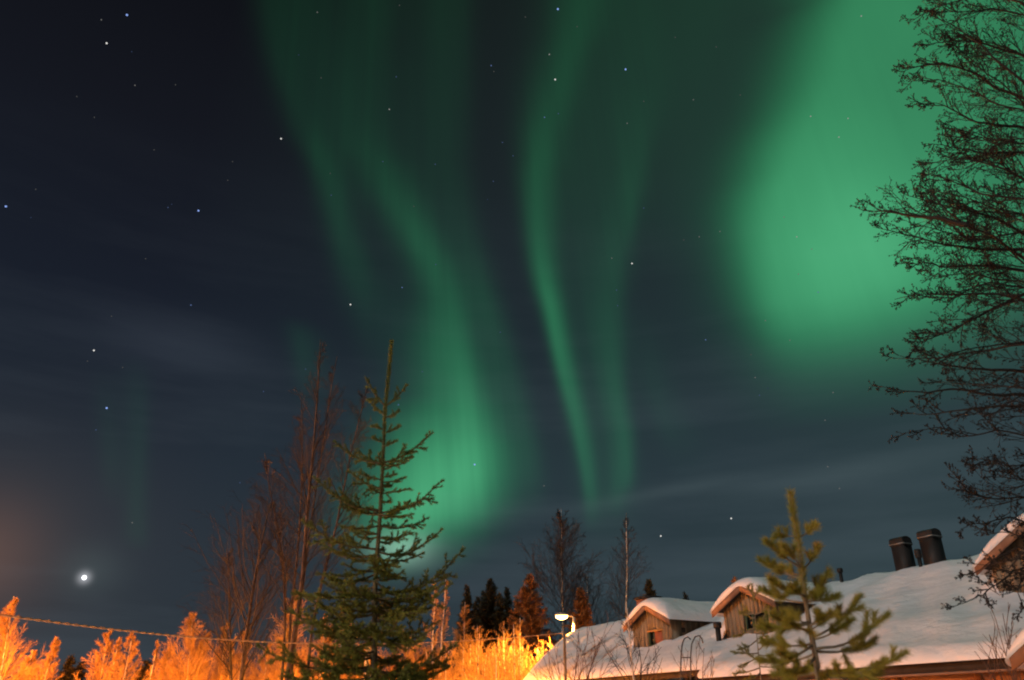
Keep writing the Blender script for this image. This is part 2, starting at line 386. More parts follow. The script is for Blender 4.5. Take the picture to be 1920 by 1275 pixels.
# snow cover: closed quilt with a rounded rim
sm = Mesh()
na, nb = 260, 70
sa = np.linspace(0, 1, na)
tb = np.concatenate([1 - np.cos(np.linspace(0, pi / 2, 14)), ]) * .06
tb = np.concatenate([tb, np.linspace(.06, 1, 60)[1:]])
Gs = np.zeros((na, len(tb), 3)); Gb = np.zeros_like(Gs)
VB = 23.0
sgrid = np.concatenate([np.linspace(0, .02, 12), np.linspace(.02, 1, na - 11)[1:]])
for j, t in enumerate(tb):
    s_ref = -27.4 + sgrid * (SR + 27.4)
    v = v_low(s_ref) * (1 - t) + VB * t
    sl_ = s_left(v)
    s = sl_ + sgrid * (SR - sl_)
    # keep the step of the eave at its own place near the lower edge
    v = v_low(np.where(t < .4, s, s)) * (1 - t) + VB * t
    d1 = (v - v_low(s)); d2 = (s - s_left(v)) * .8
    d = np.minimum(d1, d2)
    rr = .42
    q = np.clip(d / rr, 0, 1); f = np.sqrt(np.clip(1 - (1 - q) ** 2, 0, 1))
    th = T_S * f
    edge = np.clip(d / 1.0, 0, 1)
    base = roofh(v) - T_S
    Gs[:, j] = H(s, v - .05 * (1 - q), base + th + bumps(s, v) * edge + .05 * np.exp(-((v - 14.9) / .5) ** 2) * edge)
    Gb[:, j] = H(s, v, base + .001)
sm.grid(Gs); sm.grid(Gb[:, ::-1])
sm.grid(np.stack([Gs[:, 0], Gb[:, 0]], 1)); sm.grid(np.stack([Gb[0], Gs[0]], 1))
sm.build('snow_cover', snow, roof, smooth=True)
# eave boards
fm = Mesh()
def eave_board(m, s0, s1, n):
    s = np.linspace(s0, s1, n); v = v_low(s) + .06
    h = roofh(v) - T_S
    a = H(s, v, h - .0 + .01 * np.sin(s * 9)); b = H(s, v, h - .17); c = H(s, v + .05, h - .17); d = H(s, v + .05, h)
    m.grid(np.stack([a, b, c, d], 1), closed=True)
eave_board(fm, -27.0, -16.95, 60); eave_board(fm, -16.1, SR, 60)
fm.build('eave_board', darkwood, roof)
gm = Mesh()
s_ = np.linspace(-16.0, SR, 30); v_ = v_low(s_) - .02; h_ = roofh(v_ + .1) - T_S - .20
gm.tubes(H(s_, v_ + .1, h_)[None], np.full((1, 30), .022), 6)
gm.build('gutter', fascia, roof)
# walls: log courses
wm = Mesh()
for k in range(10):
    z1 = .74 - k * .235; z0 = z1 - .225
    box_h(wm, -16.4, SR, 13.62, 13.9, z0, z1)
    z1 = .95 - k * .235; z0 = z1 - .225
    box_h(wm, -26.6, -16.45, 14.72, 15.0, z0, z1)
for k in range(9):
    s0 = -15.8 + k * 1.62
    box_h(wm, s0, s0 + .13, 13.585, 13.62, -1.6, .74)
wm.build('wall', logs, house)

def gable(name, sc, hw, vf, vb, hb, he, hp, parent, over=.20, cap=.24, window=None, drift=True, left_bulge=.09):
    """A gabled dormer: plank front, side walls, two roof slabs with barge boards, rounded snow cap, window."""
    m = Mesh()
    n = int(hw * 2 / .155)
    for i in range(n):                                       # vertical planks, each a board of its own depth
        a = -hw + i * 2 * hw / n; b = a + 2 * hw / n - .012
        ha = hp - (hp - he) * abs(a) / hw - .02; hb_ = hp - (hp - he) * abs(b) / hw - .02
        dv = random.uniform(0, .018); m_ = [(a, hb), (b, hb), (b, hb_), (a, ha)]
        if window and a > window[0] - .1 and b < window[1] + .1:   # leave the opening
            for z0, z1a, z1b in ((hb, window[2], window[2]), (window[3], ha, hb_)):
                p = [H(sc + a, vf + dv, z0), H(sc + b, vf + dv, z0), H(sc + b, vf + .05, z0), H(sc + a, vf + .05, z0), H(sc + a, vf + dv, z1a), H(sc + b, vf + dv, z1b), H(sc + b, vf + .05, z1b), H(sc + a, vf + .05, z1a)]
                m.hexa(np.array(p))
            continue
        p = [H(sc + a, vf + dv, hb), H(sc + b, vf + dv, hb), H(sc + b, vf + .05, hb), H(sc + a, vf + .05, hb), H(sc + a, vf + dv, ha), H(sc + b, vf + dv, hb_), H(sc + b, vf + .05, hb_), H(sc + a, vf + .05, ha)]
        m.hexa(np.array(p))
    box_h(m, sc - hw + .01, sc + hw - .01, vf + .16, vf + .2, hb, he - .02)
    for sg in (-1, 1):
        nb_ = 8
        for i in range(nb_):
            v0 = vf + .05 + (vb - vf - .05) * i / nb_; v1 = v0 + (vb - vf - .05) / nb_ - .012
            box_h(m, sc + sg * hw - .03 + .006 * (i % 2), sc + sg * hw + .006 * (i % 2), v0, v1, hb - .1, he - .03)
    d = m.build(name, plank, parent)
    # roof slabs
    rm_ = Mesh(); sl = (hp - he) / hw
    ow = hw + over; tk = .05
    for sg in (-1, 1):
        p = []
        for dz in (0, tk):
            for (a, v) in ((0, vf - over), (sg * ow, vf - over), (sg * ow, vb), (0, vb)):
                p.append(H(sc + a, v, hp + .02 - abs(a) * sl + dz))
        rm_.hexa(np.array(p))
    r = rm_.build('dormer_roof', darkwood, d)
    bm_ = Mesh()
    for sg in (-1, 1):                                       # barge boards
        p = []
        for z in (-.13, .055):
            for (a, v) in ((0, vf - over - .035), (sg * (ow + .02), vf - over - .035), (sg * (ow + .02), vf - over - .002), (0, vf - over - .002)):
                p.append(H(sc + a, v, hp + .02 - abs(a) * sl + z))
        bm_.hexa(np.array(p))
    bm_.build('barge_board', fascia, r)
    # snow cap
    cm = Mesh(); nx, nv = 41, 44
    q = np.linspace(-1, 1, nx); aw = ow + .05
    a = q * aw
    ve = np.concatenate([vf - over - .07 + .5 * (1 - np.cos(np.linspace(0, pi / 2, 12))), np.linspace(vf - over + .43, vb + .2, nv - 11)[1:]])
    Gt = np.zeros((len(ve), nx, 3)); Gb2 = np.zeros_like(Gt)
    for i, v in enumerate(ve):
        fr = np.sqrt(np.clip(1 - (1 - np.clip((v - ve[0]) / .42, 0, 1)) ** 2, 0, 1))
        ed = np.sqrt(np.clip(1 - np.abs(q) ** 5, 0, 1))
        base = hp + .075 - np.sqrt(a * a + .01) * sl
        out = a - left_bulge * fr * np.clip(-q - .55, 0, 1) / .45
        dip = -left_bulge * 1.2 * fr * np.clip((-q - .62) / .38, 0, 1) ** 1.5
        th = cap * (.12 + .88 * fr) * ed + .02 * np.sin(a * 4 + v * 3) * fr * ed
        rr_ = .05 * np.exp(-(a / .25) ** 2)
        Gt[i] = H(sc + out, np.full(nx, v), base + th - rr_ + dip)
        Gb2[i] = H(sc + out * .995, np.full(nx, v + .02), base - .004 + dip)
    cm.grid(Gt[:, ::-1]); cm.grid(Gb2)
    cm.grid(np.stack([Gt[0], Gb2[0]], 1)); cm.grid(np.stack([Gt[:, 0], Gb2[:, 0]], 1)); cm.grid(np.stack([Gb2[:, -1], Gt[:, -1]], 1))
    cm.build('snow_cap', snow, r, smooth=True)
    if drift:                                                # drift packed against the left cheek
        dm = Mesh(); ns, nv2 = 24, 30
        s = np.linspace(sc - hw - .95, sc - hw + .02, ns); v = np.concatenate([np.linspace(vf - .12, vf + .4, 14), np.linspace(vf + .45, vb + .3, nv2 - 14)])
        S2, V2 = np.meshgrid(s, v, indexing='ij')
        q1 = np.clip((S2 - s[0]) / (s[-1] - s[0]), 0, 1); q2 = np.clip((V2 - v[0]) / .42, 0, 1); q2 = q2 * q2 * (3 - 2 * q2)
        up = np.maximum(0, (he + .02) - roofh(V2))
        hh = roofh(V2) - .04 + up * (q1 ** 1.6) * q2 * 1.02
        dm.grid(np.stack([H(S2, V2, hh)], 0)[0])
        dm.build('snow_drift', snow, roof, smooth=True)
    return d
dA = gable('dormer', -21.98, 1.05, 16.30, 19.3, 2.02, 2.90, 3.38, house, cap=.33, window=(-.22, .58, 2.16, 2.60))
dA['label'] = 'far small dormer with a half red window'
dB = gable('dormer', -17.50, 1.05, 16.36, 19.6, 2.02, 2.92, 3.40, house, cap=.33, window=(-.20, .62, 2.26, 2.68))
sC, hC = on_v(1868, 1098, 16.6)
dC = gable('dormer', sC + 1.12, 1.12, 16.6, 19.8, 2.2, 2.98, 3.62, house, cap=.30)
def window(d, sc, vf, w, kind):
    a, b, z0, z1 = w; m = Mesh(); f = .05
    box_h(m, sc + a, sc + a + f, vf + .02, vf + .10, z0, z1); box_h(m, sc + b - f, sc + b, vf + .02, vf + .10, z0, z1)
    box_h(m, sc + a + f, sc + b - f, vf + .02, vf + .10, z0, z0 + f); 
    mid = a + (b - a) * .36
    box_h(m, sc + mid - .02, sc + mid + .02, vf + .02, vf + .10, z0 + f, z1)
    wn = m.build('window', greenframe, d)
    p = Mesh(); box_h(p, sc + a + f, sc + mid - .02, vf + .08, vf + .09, z0 + f, z1); p.build('pane', glass, wn)
    p = Mesh(); box_h(p, sc + mid + .02, sc + b - f, vf + (.04 if kind else .08), vf + (.06 if kind else .09), z0 + f, z1)
    p.build('shutter' if kind else 'pane', redboard if kind else glass, wn)
    if kind:
        p = Mesh(); box_h(p, sc + a, sc + b + .03, vf - .03, vf + .10, z1 + .002, z1 + .05); p.build('lintel', ochre, wn)
window(dA, -21.98, 16.30, (-.22, .58, 2.16, 2.60), 1)
window(dB, -17.50, 16.36, (-.20, .62, 2.26, 2.68), 0)
# porch at the near end of the eave
sP, hP = on_v(1921, 1232, 11.6)
porch = gable('porch', sP + 1.35, 1.2, 11.6, 14.6, -1.6, hP + .06, hP + .75, house, cap=.34, drift=False, left_bulge=.10)
porch.data.materials.clear(); porch.data.materials.append(logs)
# black chimneys with barrel hoods
def chimney(px, py, w, dpt, hgt, v):
    s, h = on_v(px, py, v); m = Mesh()
    box_h(m, s, s + w, v, v + dpt, h - .5, h + hgt)
    c = m.build('chimney', blackmetal, roof)
    m = Mesh(); e = .02
    box_h(m, s - e, s + w + e, v - e, v + dpt + e, h + hgt - .03, h + hgt)
    th = np.linspace(0, pi, 15); G = []
    for sv in (s - e, s + w + e):
        G.append(H(np.full(15, sv), v + dpt / 2 - np.cos(th) * (dpt / 2 + e), h + hgt + .003 + np.where((th > .01) & (th < 3.13), .10, 0) + np.sin(th) * .11))
    G = np.stack(G); G2 = G.copy(); m.grid(G)
    for k, sv in enumerate((0, 1)):
        cen = H(s - e if k == 0 else s + w + e, v + dpt / 2, h + hgt + .003)
        P = np.concatenate([G[k], cen[None]]); m.add(P, [[i, i + 1, 15] for i in range(14)])
    m.build('chimney_hood', blackmetal, c, smooth=False)
    m = Mesh(); box_h(m, s - .03, s + w + .03, v - .03, v + dpt + .03, h + hgt + .004, h + hgt + .022); m.build('metal_rim', galv, c)
chimney(1681, 1076, .40, .34, .76, 19.45)
chimney(1735, 1068, .42, .36, .82, 19.55)
def vent(px, py, v, r, hgt):
    s, h = on_v(px, py, v); m = Mesh()
    p = H(s, v, h)
    m.tubes([[p - ZZ * .4, p + ZZ * hgt * .55]], [[r * .62, r * .62]], 10)
    m.tubes([[p + ZZ * hgt * .5, p + ZZ * hgt * .56, p + ZZ * hgt * .95, p + ZZ * hgt]], [[r * .8, r, r, r * .82]], 12)
    m.build('vent_pipe', blackmetal, roof)
vent(1577, 1082, 20.0, .085, .26); vent(1727, 1064, 19.5, .085, .48); vent(1347, 1190, 16.0, .12, .34); vent(1279, 1196, 16.75, .12, .30)
# brick chimney behind the far dormer
s, h = on_v(1203, 1135, 20.6); m = Mesh()
box_h(m, s - .36, s + .36, 20.6, 21.3, h - 1.2, h + .25); c = m.build('brick_chimney', brick, roof)
m = Mesh(); box_h(m, s - .42, s + .42, 20.54, 21.36, h + .252, h + .36); m.build('chimney_cap', blackmetal, c)

# roof ladder with hooped handrails
lad = empty('roof_ladder', at(1285, 1400, 19.5), 'dark metal roof ladder with two hooped handrails at the eave', 'ladder')
Yl = 19.6
for pts in ([(1276,1345),(1276,1275),(1277,1230),(1279,1207),(1284,1196),(1290,1194),(1295,1199)], [(1295,1345),(1295,1275),(1295,1230),(1297,1207),(1303,1194),(1310,1191),(1316,1197),(1318,1206)]):
    P = resample([at(x, y, Yl + (x - 1276) * -.004) for x, y in pts], 22); m = Mesh(); m.tubes(P, np.full(22, .017), 8)
    m.build('handrail', ladder_m, lad, smooth=True)
for y in (1233, 1262, 1290, 1318):
    m = Mesh(); m.tubes(np.array([at(1276, y, Yl), at(1296, y, Yl - .08)]), np.full(2, .013), 6); m.build('rung', ladder_m, lad)

# ------------------------------------------------------------------ street lamps
steel_lit = mat('lamp_post_paint', (.32, .31, .29), .5, (.40, .39, .36), 5.0)
lampglow = mat('sodium_lamp_glow', (.9, .7, .4), .4, emit=(1.0, .58, .19), estr=14.0)
def street_lamp(x, y, hgt, arm_dir, power, label, col=(1.0, .34, .045), radius=.10):
    t = empty('street_lamp', (x, y, 0), label, 'street lamp', 'street lamps along the road')
    m = Mesh(); z = np.linspace(0, hgt, 10)
    m.tubes(np.stack([np.full(10, x), np.full(10, y), z], 1), np.linspace(.105, .075, 10), 12); m.build('post', steel_lit, t, smooth=True)
    a = unit(np.array([*arm_dir, 0.])); p0 = np.array([x, y, hgt - .05])
    m = Mesh(); P = resample([p0, p0 + a * .08 + ZZ * .10, p0 + a * .32 + ZZ * .13], 8); m.tubes(P, np.full(8, .035), 8); m.build('arm', steel_lit, t)
    h0 = p0 + a * .30 + ZZ * .13; side = np.cross(a, ZZ)
    m = Mesh(); k = 9; q = np.linspace(0, 1, k)
    ring = []
    for i in range(k):                                    # tapered lantern housing
        w = .12 + .08 * sin(pi * min(1, q[i] * 1.1)); hh = .05 + .07 * sin(pi * (.15 + .7 * q[i]))
        c0 = h0 + a * (.66 * q[i])
        ring.append([c0 - side * w, c0 - side * w * .8 + ZZ * hh, c0 + side * w * .8 + ZZ * hh, c0 + side * w])
    G = np.array(ring); m.grid(G, closed=False)
    for e in (0, -1): m.add(G[e], [[0, 1, 2, 3]])
    hd = m.build('lamp_head', steel_lit, t)
    m = Mesh(); ring = []                                 # drop bowl lens
    for i in range(k):
        w = (.11 + .07 * sin(pi * min(1, q[i] * 1.1))) * .95; dp = .20 * sin(pi * (.16 + .68 * q[i]))
        c0 = h0 + a * (.03 + .60 * q[i])
        ring.append([c0 - side * w - ZZ * .004, c0 - side * w * .7 - ZZ * dp, c0 + side * w * .7 - ZZ * dp, c0 + side * w - ZZ * .004])
    G = np.array(ring); m.grid(G)
    for e in (0, -1): m.add(G[e], [[0, 1, 2, 3]])
    m.build('lens', lampglow, hd)
    L = bpy.data.lights.new('sodium_light', 'SPOT'); L.spot_size = R(172); L.spot_blend = .35; L.energy = power; L.color = col; L.shadow_soft_size = radius
    lo = bpy.data.objects.new('sodium_light', L); COL.objects.link(lo); lo.parent = t
    lo.location = tuple(h0 + a * .33 - ZZ * .34 - np.array([x, y, 0]))
    return t
p = at(1076, 1158, 42.5)
street_lamp(p[0], p[1], p[2] + .02, (-1, .0), 19000, 'glowing orange street lamp on a post behind the snowy roof end')
street_lamp(-31.0, 26.0, 7.8, (1, .3), 215000, 'street lamp out of view beside the leftmost birches', col=(1.0, .25, .022))
p = at(691, 1199, 33.0)  # unseen lamp added to brighten the birches around the spruce
street_lamp(p[0], p[1], p[2], (0, 1), 48000, 'added lamp behind the foreground spruce trunk, brightening the middle birches', col=(1.0, .29, .03))
street_lamp(-13.0, -5.0, 7.4, (1, .3), 9500, 'street lamp behind the viewer beside the road', col=(1.0, .64, .38), radius=.12)

# ------------------------------------------------------------------ pole and cables
pb = at(1058, 1187, 27.0)
t = empty('cable_pole', (pb[0], pb[1], 0), 'slim pale wooden pole carrying the twisted cable before the roof end', 'pole')
m = Mesh(); z = np.linspace(0, pb[2] + .06, 9); m.tubes(np.stack([np.full(9, pb[0]), np.full(9, pb[1]), z], 1), np.linspace(.060, .042, 9), 10); m.build('pole_shaft', polewood, t, smooth=True)
m = Mesh(); m.tubes(np.array([[pb[0] - .16, pb[1], pb[2]], [pb[0] + .10, pb[1], pb[2]]]), np.full(2, .022), 8); m.build('cable_bracket', galv, t)
def twisted(name, pts, r, pitch_, label, cat, k):
    pts = np.asarray(pts); c = resample(pts, k); L = np.concatenate([[0], np.cumsum(np.linalg.norm(np.diff(c, axis=0), axis=1))])
    T = unit(np.gradient(c, axis=0)); A = unit(np.cross(T, ZZ)); B = np.cross(A, T); m = Mesh()
    for ph in (0, pi):
        w = L / pitch_ * 2 * pi + ph
        P = c + (A * np.cos(w)[:, None] + B * np.sin(w)[:, None]) * r
        m.tubes(P, np.full(k, r * .95), 6)
    return tag(m.build(name, cable_m, smooth=True), label, cat)
def smooth_path(pts, n=60):
    # quadratic sag through px/depth control points
    P = np.array([at(x, y, d) for x, y, d in pts]); tt = np.array([d for *_, d in pts])
    q = np.linspace(tt[0], tt[-1], n); co = [np.polyfit(tt, P[:, i], min(3, len(pts) - 1)) for i in range(3)]
    return np.stack([np.polyval(c_, q) for c_ in co], 1)
cab = smooth_path([(-260, 1115, 9.0), (0, 1153, 11.2), (160, 1174, 13.1), (310, 1190, 15.0), (500, 1203, 18.0), (700, 1207, 21.2), (870, 1202, 24.0), (1052, 1187, 27.0)])
twisted('overhead_cable', cab, .0095, .42, 'twisted overhead cable sagging across the orange birches to the slim pole', 'cable', 900)
q = np.linspace(0, 1, 40)[:, None]; p2 = at(1073, 1183, 42.4)
seg = pb + (p2 - pb) * q; seg[:, 2] -= (.25 * 4 * q * (1 - q))[:, 0]
twisted('cable_span', seg, .012, .42, 'short far cable from the slim pole to the glowing lamp post', 'cable', 200)

# ------------------------------------------------------------------ bare birches
GT = 'tall dark birches beside the spruce'
def birch(base, top, crown, seed, label, nb=46, n2=11, n3=5, low=.18, group=None, dark=False, r0=None, path=None, twr=.006, spread=38, name='birch_tree', stems=1, bend=.02, cat='tree', wide=1.35):
    global rng
    rng = np.random.default_rng(seed)
    base = np.asarray(base, float); top = np.asarray(top, float)
    t = empty(name, base, label, cat, group)
    hgt = np.linalg.norm(top - base)
    tm = Mesh(); cm = Mesh(); r0 = r0 or .012 * hgt + .01
    for st in range(stems):
        if path is not None and st == 0: T = resample(path, 16)
        else:
            tp = top.copy(); b0 = base.copy()
            if st: 
                a = rng.uniform(0, 2 * pi); q = rng.uniform(.35, 1.0)
                tp = base + (top - base) * rng.uniform(.72, .95) + np.array([cos(a), sin(a), 0]) * crown * q
                b0 = base + np.array([cos(a), sin(a), 0]) * .12
            q = np.linspace(0, 1, 16)[:, None]
            T = b0 + (tp - b0) * (q if not st else q); off = np.cumsum(rng.normal(0, bend * hgt / 16 * 2, (16, 3)), 0); off[:, 2] = 0
            T = T + (off - off[-1] * q) * np.sin(q * pi)
        rs = r0 * (1 if not st else .7)
        tm.tubes(T, np.linspace(rs, .012, 16) , 7)
        n_b = nb if not st else int(nb * .7)
        S, D, tt, _ = shoots(T[None], n_b, low, .965, spread, 8)
        rel = (tt - low) / (1 - low)
        prof = np.clip(np.minimum(.45 + 2.2 * rel, 1.0), 0, 1) * np.clip((1 - rel) * 1.3 + .05, 0, 1)
        L = wide * crown * prof / sin(R(spread)) * rng.uniform(.65, 1.1, len(S)) * (1 if not st else .7)
        L = np.maximum(L, .014 * hgt)
        B = lines(S, D + np.array([0, 0, .05]), L, 7, .10, .035)
        tm_r = np.clip(.022 * L / 1.5, .008, .03) * (.6 if dark else 1)
        cm.tubes(B, taper(len(B), 7, tm_r, .005), 4)
        S, D, t2, pi_ = shoots(B, n2, .15, 1.0, 36, 10)
        L2 = L[pi_] * (1 - .6 * t2) * rng.uniform(.25, .5, len(S))
        B2 = lines(S, D, L2, 4, .14, .03); cm.tubes(B2, taper(len(B2), 4, twr * 1.1, twr * .7), 3)
        if n3:
            S, D, t3, p3 = shoots(B2, n3, .15, 1.0, 34, 12)
            L3 = np.maximum(L2[p3] * rng.uniform(.3, .6, len(S)), .10)
            B3 = lines(S, D, L3, 3, .16, .0); cm.tubes(B3, taper(len(B3), 3, twr * .85, twr * .5), 3)
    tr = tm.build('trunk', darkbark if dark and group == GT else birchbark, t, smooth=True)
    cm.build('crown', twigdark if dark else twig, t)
    return t
def up_tree(px, py, Y, crown_px, seed, label, base_px=None, base_py=1275, **kw):
    tp = at(px, py, Y); sc = np.linalg.norm(tp - at(px + 1, py, Y))
    if base_px is None: b = np.array([tp[0], Y, 0.])
    else:
        q = at(base_px, base_py, Y); d = (q - tp); b = tp + d * (tp[2] / -d[2])
    return birch(b, tp, crown_px * sc, seed, label, **kw)
GB = 'bare birches lit orange by the street lamps'
# (top px, top py, depth, crown half-width px, label, extras)
LB = [
 (26, 1118, 29, 52, 'tall plume of a bare birch, brightest at the left edge below the cable', dict(base_px=0, nb=60)),
 (-22, 1150, 31, 60, 'bright orange birch cut by the left edge of the picture', dict(nb=50)),
 (62, 1218, 33, 34, 'short orange birch between the leftmost plume and the slender second plume', dict()),
 (108, 1196, 31, 36, 'slender leaning orange birch second from the left', dict(base_px=84)),
 (204, 1180, 34, 42, 'orange birch topping out under the cable, left of a close pair', dict(base_px=188, nb=56)),
 (224, 1194, 36, 24, 'narrow orange birch squeezed between two taller neighbours under the cable', dict()),
 (250, 1185, 33, 38, 'bright yellow-orange birch right of the close pair under the cable', dict(nb=56)),
 (297, 1198, 38, 18, 'thin dull orange birch standing alone in a gap of sky', dict(nb=36)),
 (362, 1149, 35, 58, 'broad orange birch whose top rises above the cable', dict(base_px=350, nb=66, stems=2)),
 (318, 1215, 36, 40, 'low bushy orange birch below the broad birch crossing the cable', dict(stems=2)),
 (425, 1164, 36, 30, 'orange birch with two pale stems left of the dark leaning trunk', dict(stems=2, base_px=415)),
 (462, 1178, 38, 30, 'dull orange birch just behind the dark leaning birch trunk', dict()),
 (505, 1205, 40, 44, 'low red-orange birch between the two tall dark trunks', dict(stems=2)),
 (556, 1105, 38, 56, 'large red-orange birch directly behind the tallest dark trunk', dict(nb=66, stems=2)),
 (612, 1150, 40, 46, 'red-orange birch behind the left boughs of the spruce', dict(nb=56)),
 (648, 1125, 43, 44, 'dim reddish birch behind the spruce trunk on its left', dict(nb=50)),
 (690, 1200, 40, 52, 'low orange birch hidden behind the spruce trunk', dict(stems=2)),
 (815, 1085, 41, 26, 'thin pale-stemmed orange birch at the tips of the right spruce boughs', dict(base_px=812, nb=44, r0=.10)),
 (836, 1080, 42, 26, 'orange birch with a bright stem, right of the spruce tips', dict(base_px=826, nb=44, r0=.10)),
 (765, 1185, 41, 55, 'low glowing orange birch behind the right side of the spruce', dict(stems=3)),
 (872, 1128, 44, 36, 'russet birch beside the dark conifers right of the spruce', dict(nb=50)),
]
for i, (px, py, Y, cw, lab, kw) in enumerate(LB):
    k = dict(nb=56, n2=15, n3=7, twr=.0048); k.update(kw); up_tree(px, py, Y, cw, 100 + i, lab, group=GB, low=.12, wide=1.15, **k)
GS = 'glowing yellow bushes below the street lamp'
for i, (px, py, Y, cw, lab) in enumerate([
 (895, 1172, 42, 60, 'wide golden bush left of the lamp, farthest from it'),
 (945, 1165, 43.5, 46, 'golden bush with many fine stems midway to the lamp'),
 (975, 1158, 41, 40, 'tallest yellow bush, nearest to the glowing lamp'),
 (930, 1212, 39, 60, 'low bright yellow bush in front of the golden bushes'),
 (842, 1205, 41, 50, 'orange bush at the foot of the two pale-stemmed birches'),
 (1008, 1215, 43, 34, 'small yellow bush against the snowy roof end under the lamp')]):
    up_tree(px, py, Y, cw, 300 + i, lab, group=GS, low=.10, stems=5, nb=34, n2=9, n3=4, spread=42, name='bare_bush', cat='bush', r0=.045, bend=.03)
# tall dark birches in front
def pathbirch(pts, Y, crown_px, seed, label, **kw):
    P = [at(x, y, Y) for x, y in pts]; d = P[-1] - P[-2]; P.append(P[-1] + d * (P[-1][2] / -d[2])); P = P[::-1]
    sc = np.linalg.norm(at(961, 900, Y) - at(960, 900, Y))
    return birch(P[0], P[-1], crown_px * sc, seed, label, path=P, dark=True, **kw)
GT = 'tall dark birches beside the spruce'
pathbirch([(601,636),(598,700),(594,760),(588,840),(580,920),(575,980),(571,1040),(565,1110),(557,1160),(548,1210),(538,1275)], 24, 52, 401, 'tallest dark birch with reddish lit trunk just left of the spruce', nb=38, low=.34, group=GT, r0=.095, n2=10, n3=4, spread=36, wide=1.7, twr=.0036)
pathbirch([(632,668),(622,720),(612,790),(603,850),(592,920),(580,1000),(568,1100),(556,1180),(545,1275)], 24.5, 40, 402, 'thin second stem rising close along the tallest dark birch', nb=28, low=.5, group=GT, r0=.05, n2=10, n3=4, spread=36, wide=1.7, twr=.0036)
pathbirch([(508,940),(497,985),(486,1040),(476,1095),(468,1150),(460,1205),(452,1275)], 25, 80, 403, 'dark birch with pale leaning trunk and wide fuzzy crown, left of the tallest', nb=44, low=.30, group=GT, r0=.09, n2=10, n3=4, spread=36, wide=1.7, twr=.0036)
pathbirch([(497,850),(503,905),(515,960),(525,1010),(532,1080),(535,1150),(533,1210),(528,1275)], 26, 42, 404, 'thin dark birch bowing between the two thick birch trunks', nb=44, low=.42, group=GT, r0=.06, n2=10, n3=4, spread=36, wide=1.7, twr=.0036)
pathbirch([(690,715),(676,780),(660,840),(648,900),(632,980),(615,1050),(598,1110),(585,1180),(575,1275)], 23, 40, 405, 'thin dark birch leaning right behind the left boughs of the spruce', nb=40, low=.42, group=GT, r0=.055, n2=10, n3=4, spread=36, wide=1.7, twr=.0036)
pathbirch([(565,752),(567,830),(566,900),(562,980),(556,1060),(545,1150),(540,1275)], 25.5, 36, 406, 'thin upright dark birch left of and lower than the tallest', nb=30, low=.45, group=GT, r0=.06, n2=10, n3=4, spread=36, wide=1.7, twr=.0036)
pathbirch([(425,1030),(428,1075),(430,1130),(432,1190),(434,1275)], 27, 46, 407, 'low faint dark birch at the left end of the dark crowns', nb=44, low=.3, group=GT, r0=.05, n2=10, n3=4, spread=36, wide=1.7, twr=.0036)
# birches behind the house
up_tree(1052, 952, 56, 64, 501, 'dark bare birch with wide crown rising above the lamp', base_px=1056, nb=84, n2=13, n3=5, low=.30, dark=True, r0=.14, spread=40, twr=.0085, group='dark birches behind the house')
up_tree(1174, 962, 54, 38, 502, 'slim bare birch with pale trunk above the brick chimney', base_px=1176, nb=60, n2=10, n3=4, low=.32, dark=True, r0=.12, spread=36, twr=.0075, group='dark birches behind the house')
up_tree(1100, 1075, 60, 60, 503, 'low faint bare birch between the two dark birches behind the roof', nb=50, n2=9, n3=4, low=.3, dark=True, spread=42, twr=.008, group='dark birches behind the house')
# young birch and shrubs in front of the roof
up_tree(1176, 1140, 21.0, 62, 511, 'young white-stemmed birch standing before the far dormer', base_px=1188, nb=26, n2=5, n3=2, low=.25, r0=.055, dark=True, twr=.005, spread=42)
def shrub(px, Y, tips, seed, label, r=.018, n2=9, n3=3, base_py=1400):
    global rng; rng = np.random.default_rng(seed)
    b = at(px, 1300, Y); b = np.array([b[0], Y, 0.]); t = empty('bare_shrub', b, label, 'shrub', 'bare shrubs before the snowy roof'); m = Mesh()
    for x, y in tips:
        tp = at(x, y, Y + rng.uniform(-.5, .5)); mid = (b + tp) / 2 + np.array([(tp[0] - b[0]) * -.22, 0, .25])
        P = resample([b, mid, tp], 9)[None]; m.tubes(P, taper(1, 9, r, .005), 5)
        S, D, tt, _ = shoots(P, n2, .35, 1, 32, 8); L = np.linalg.norm(tp - b) * (1.1 - tt) * rng.uniform(.3, .55, len(S)) + .15
        B = lines(S, D, L, 5, .10, .03); m.tubes(B, taper(len(B), 5, .007, .004), 3)
        if n3:
            S, D, tt, pp = shoots(B, n3, .2, 1, 32, 10); B2 = lines(S, D, L[pp] * rng.uniform(.25, .5, len(S)), 3, .12, .02); m.tubes(B2, taper(len(B2), 3, .005, .003), 3)
    m.build('stems', shrubtwig, t)
shrub(1068, 22, [(1140,1168),(1105,1180),(1085,1185),(1120,1215),(1020,1235),(1000,1262),(1150,1228),(1040,1215)], 521, 'dark many-stemmed bare shrub before the left end of the snowy roof')
shrub(1300, 18.6, [(1320,1215),(1340,1235),(1280,1225),(1305,1200)], 522, 'small thin shrub twining round the hooped roof ladder', r=.012, n2=6, n3=2)
shrub(1100, 20, [(1092,1235),(1112,1245),(1078,1250)], 523, 'low dark shrub just right of the many-stemmed shrub', r=.012, n2=6)
shrub(1898, 12.2, [(1868,1165),(1880,1150),(1855,1190),(1890,1175),(1905,1190),(1845,1240)], 524, 'thin bare shrub before the porch at the right edge', r=.009, n2=6, n3=2)

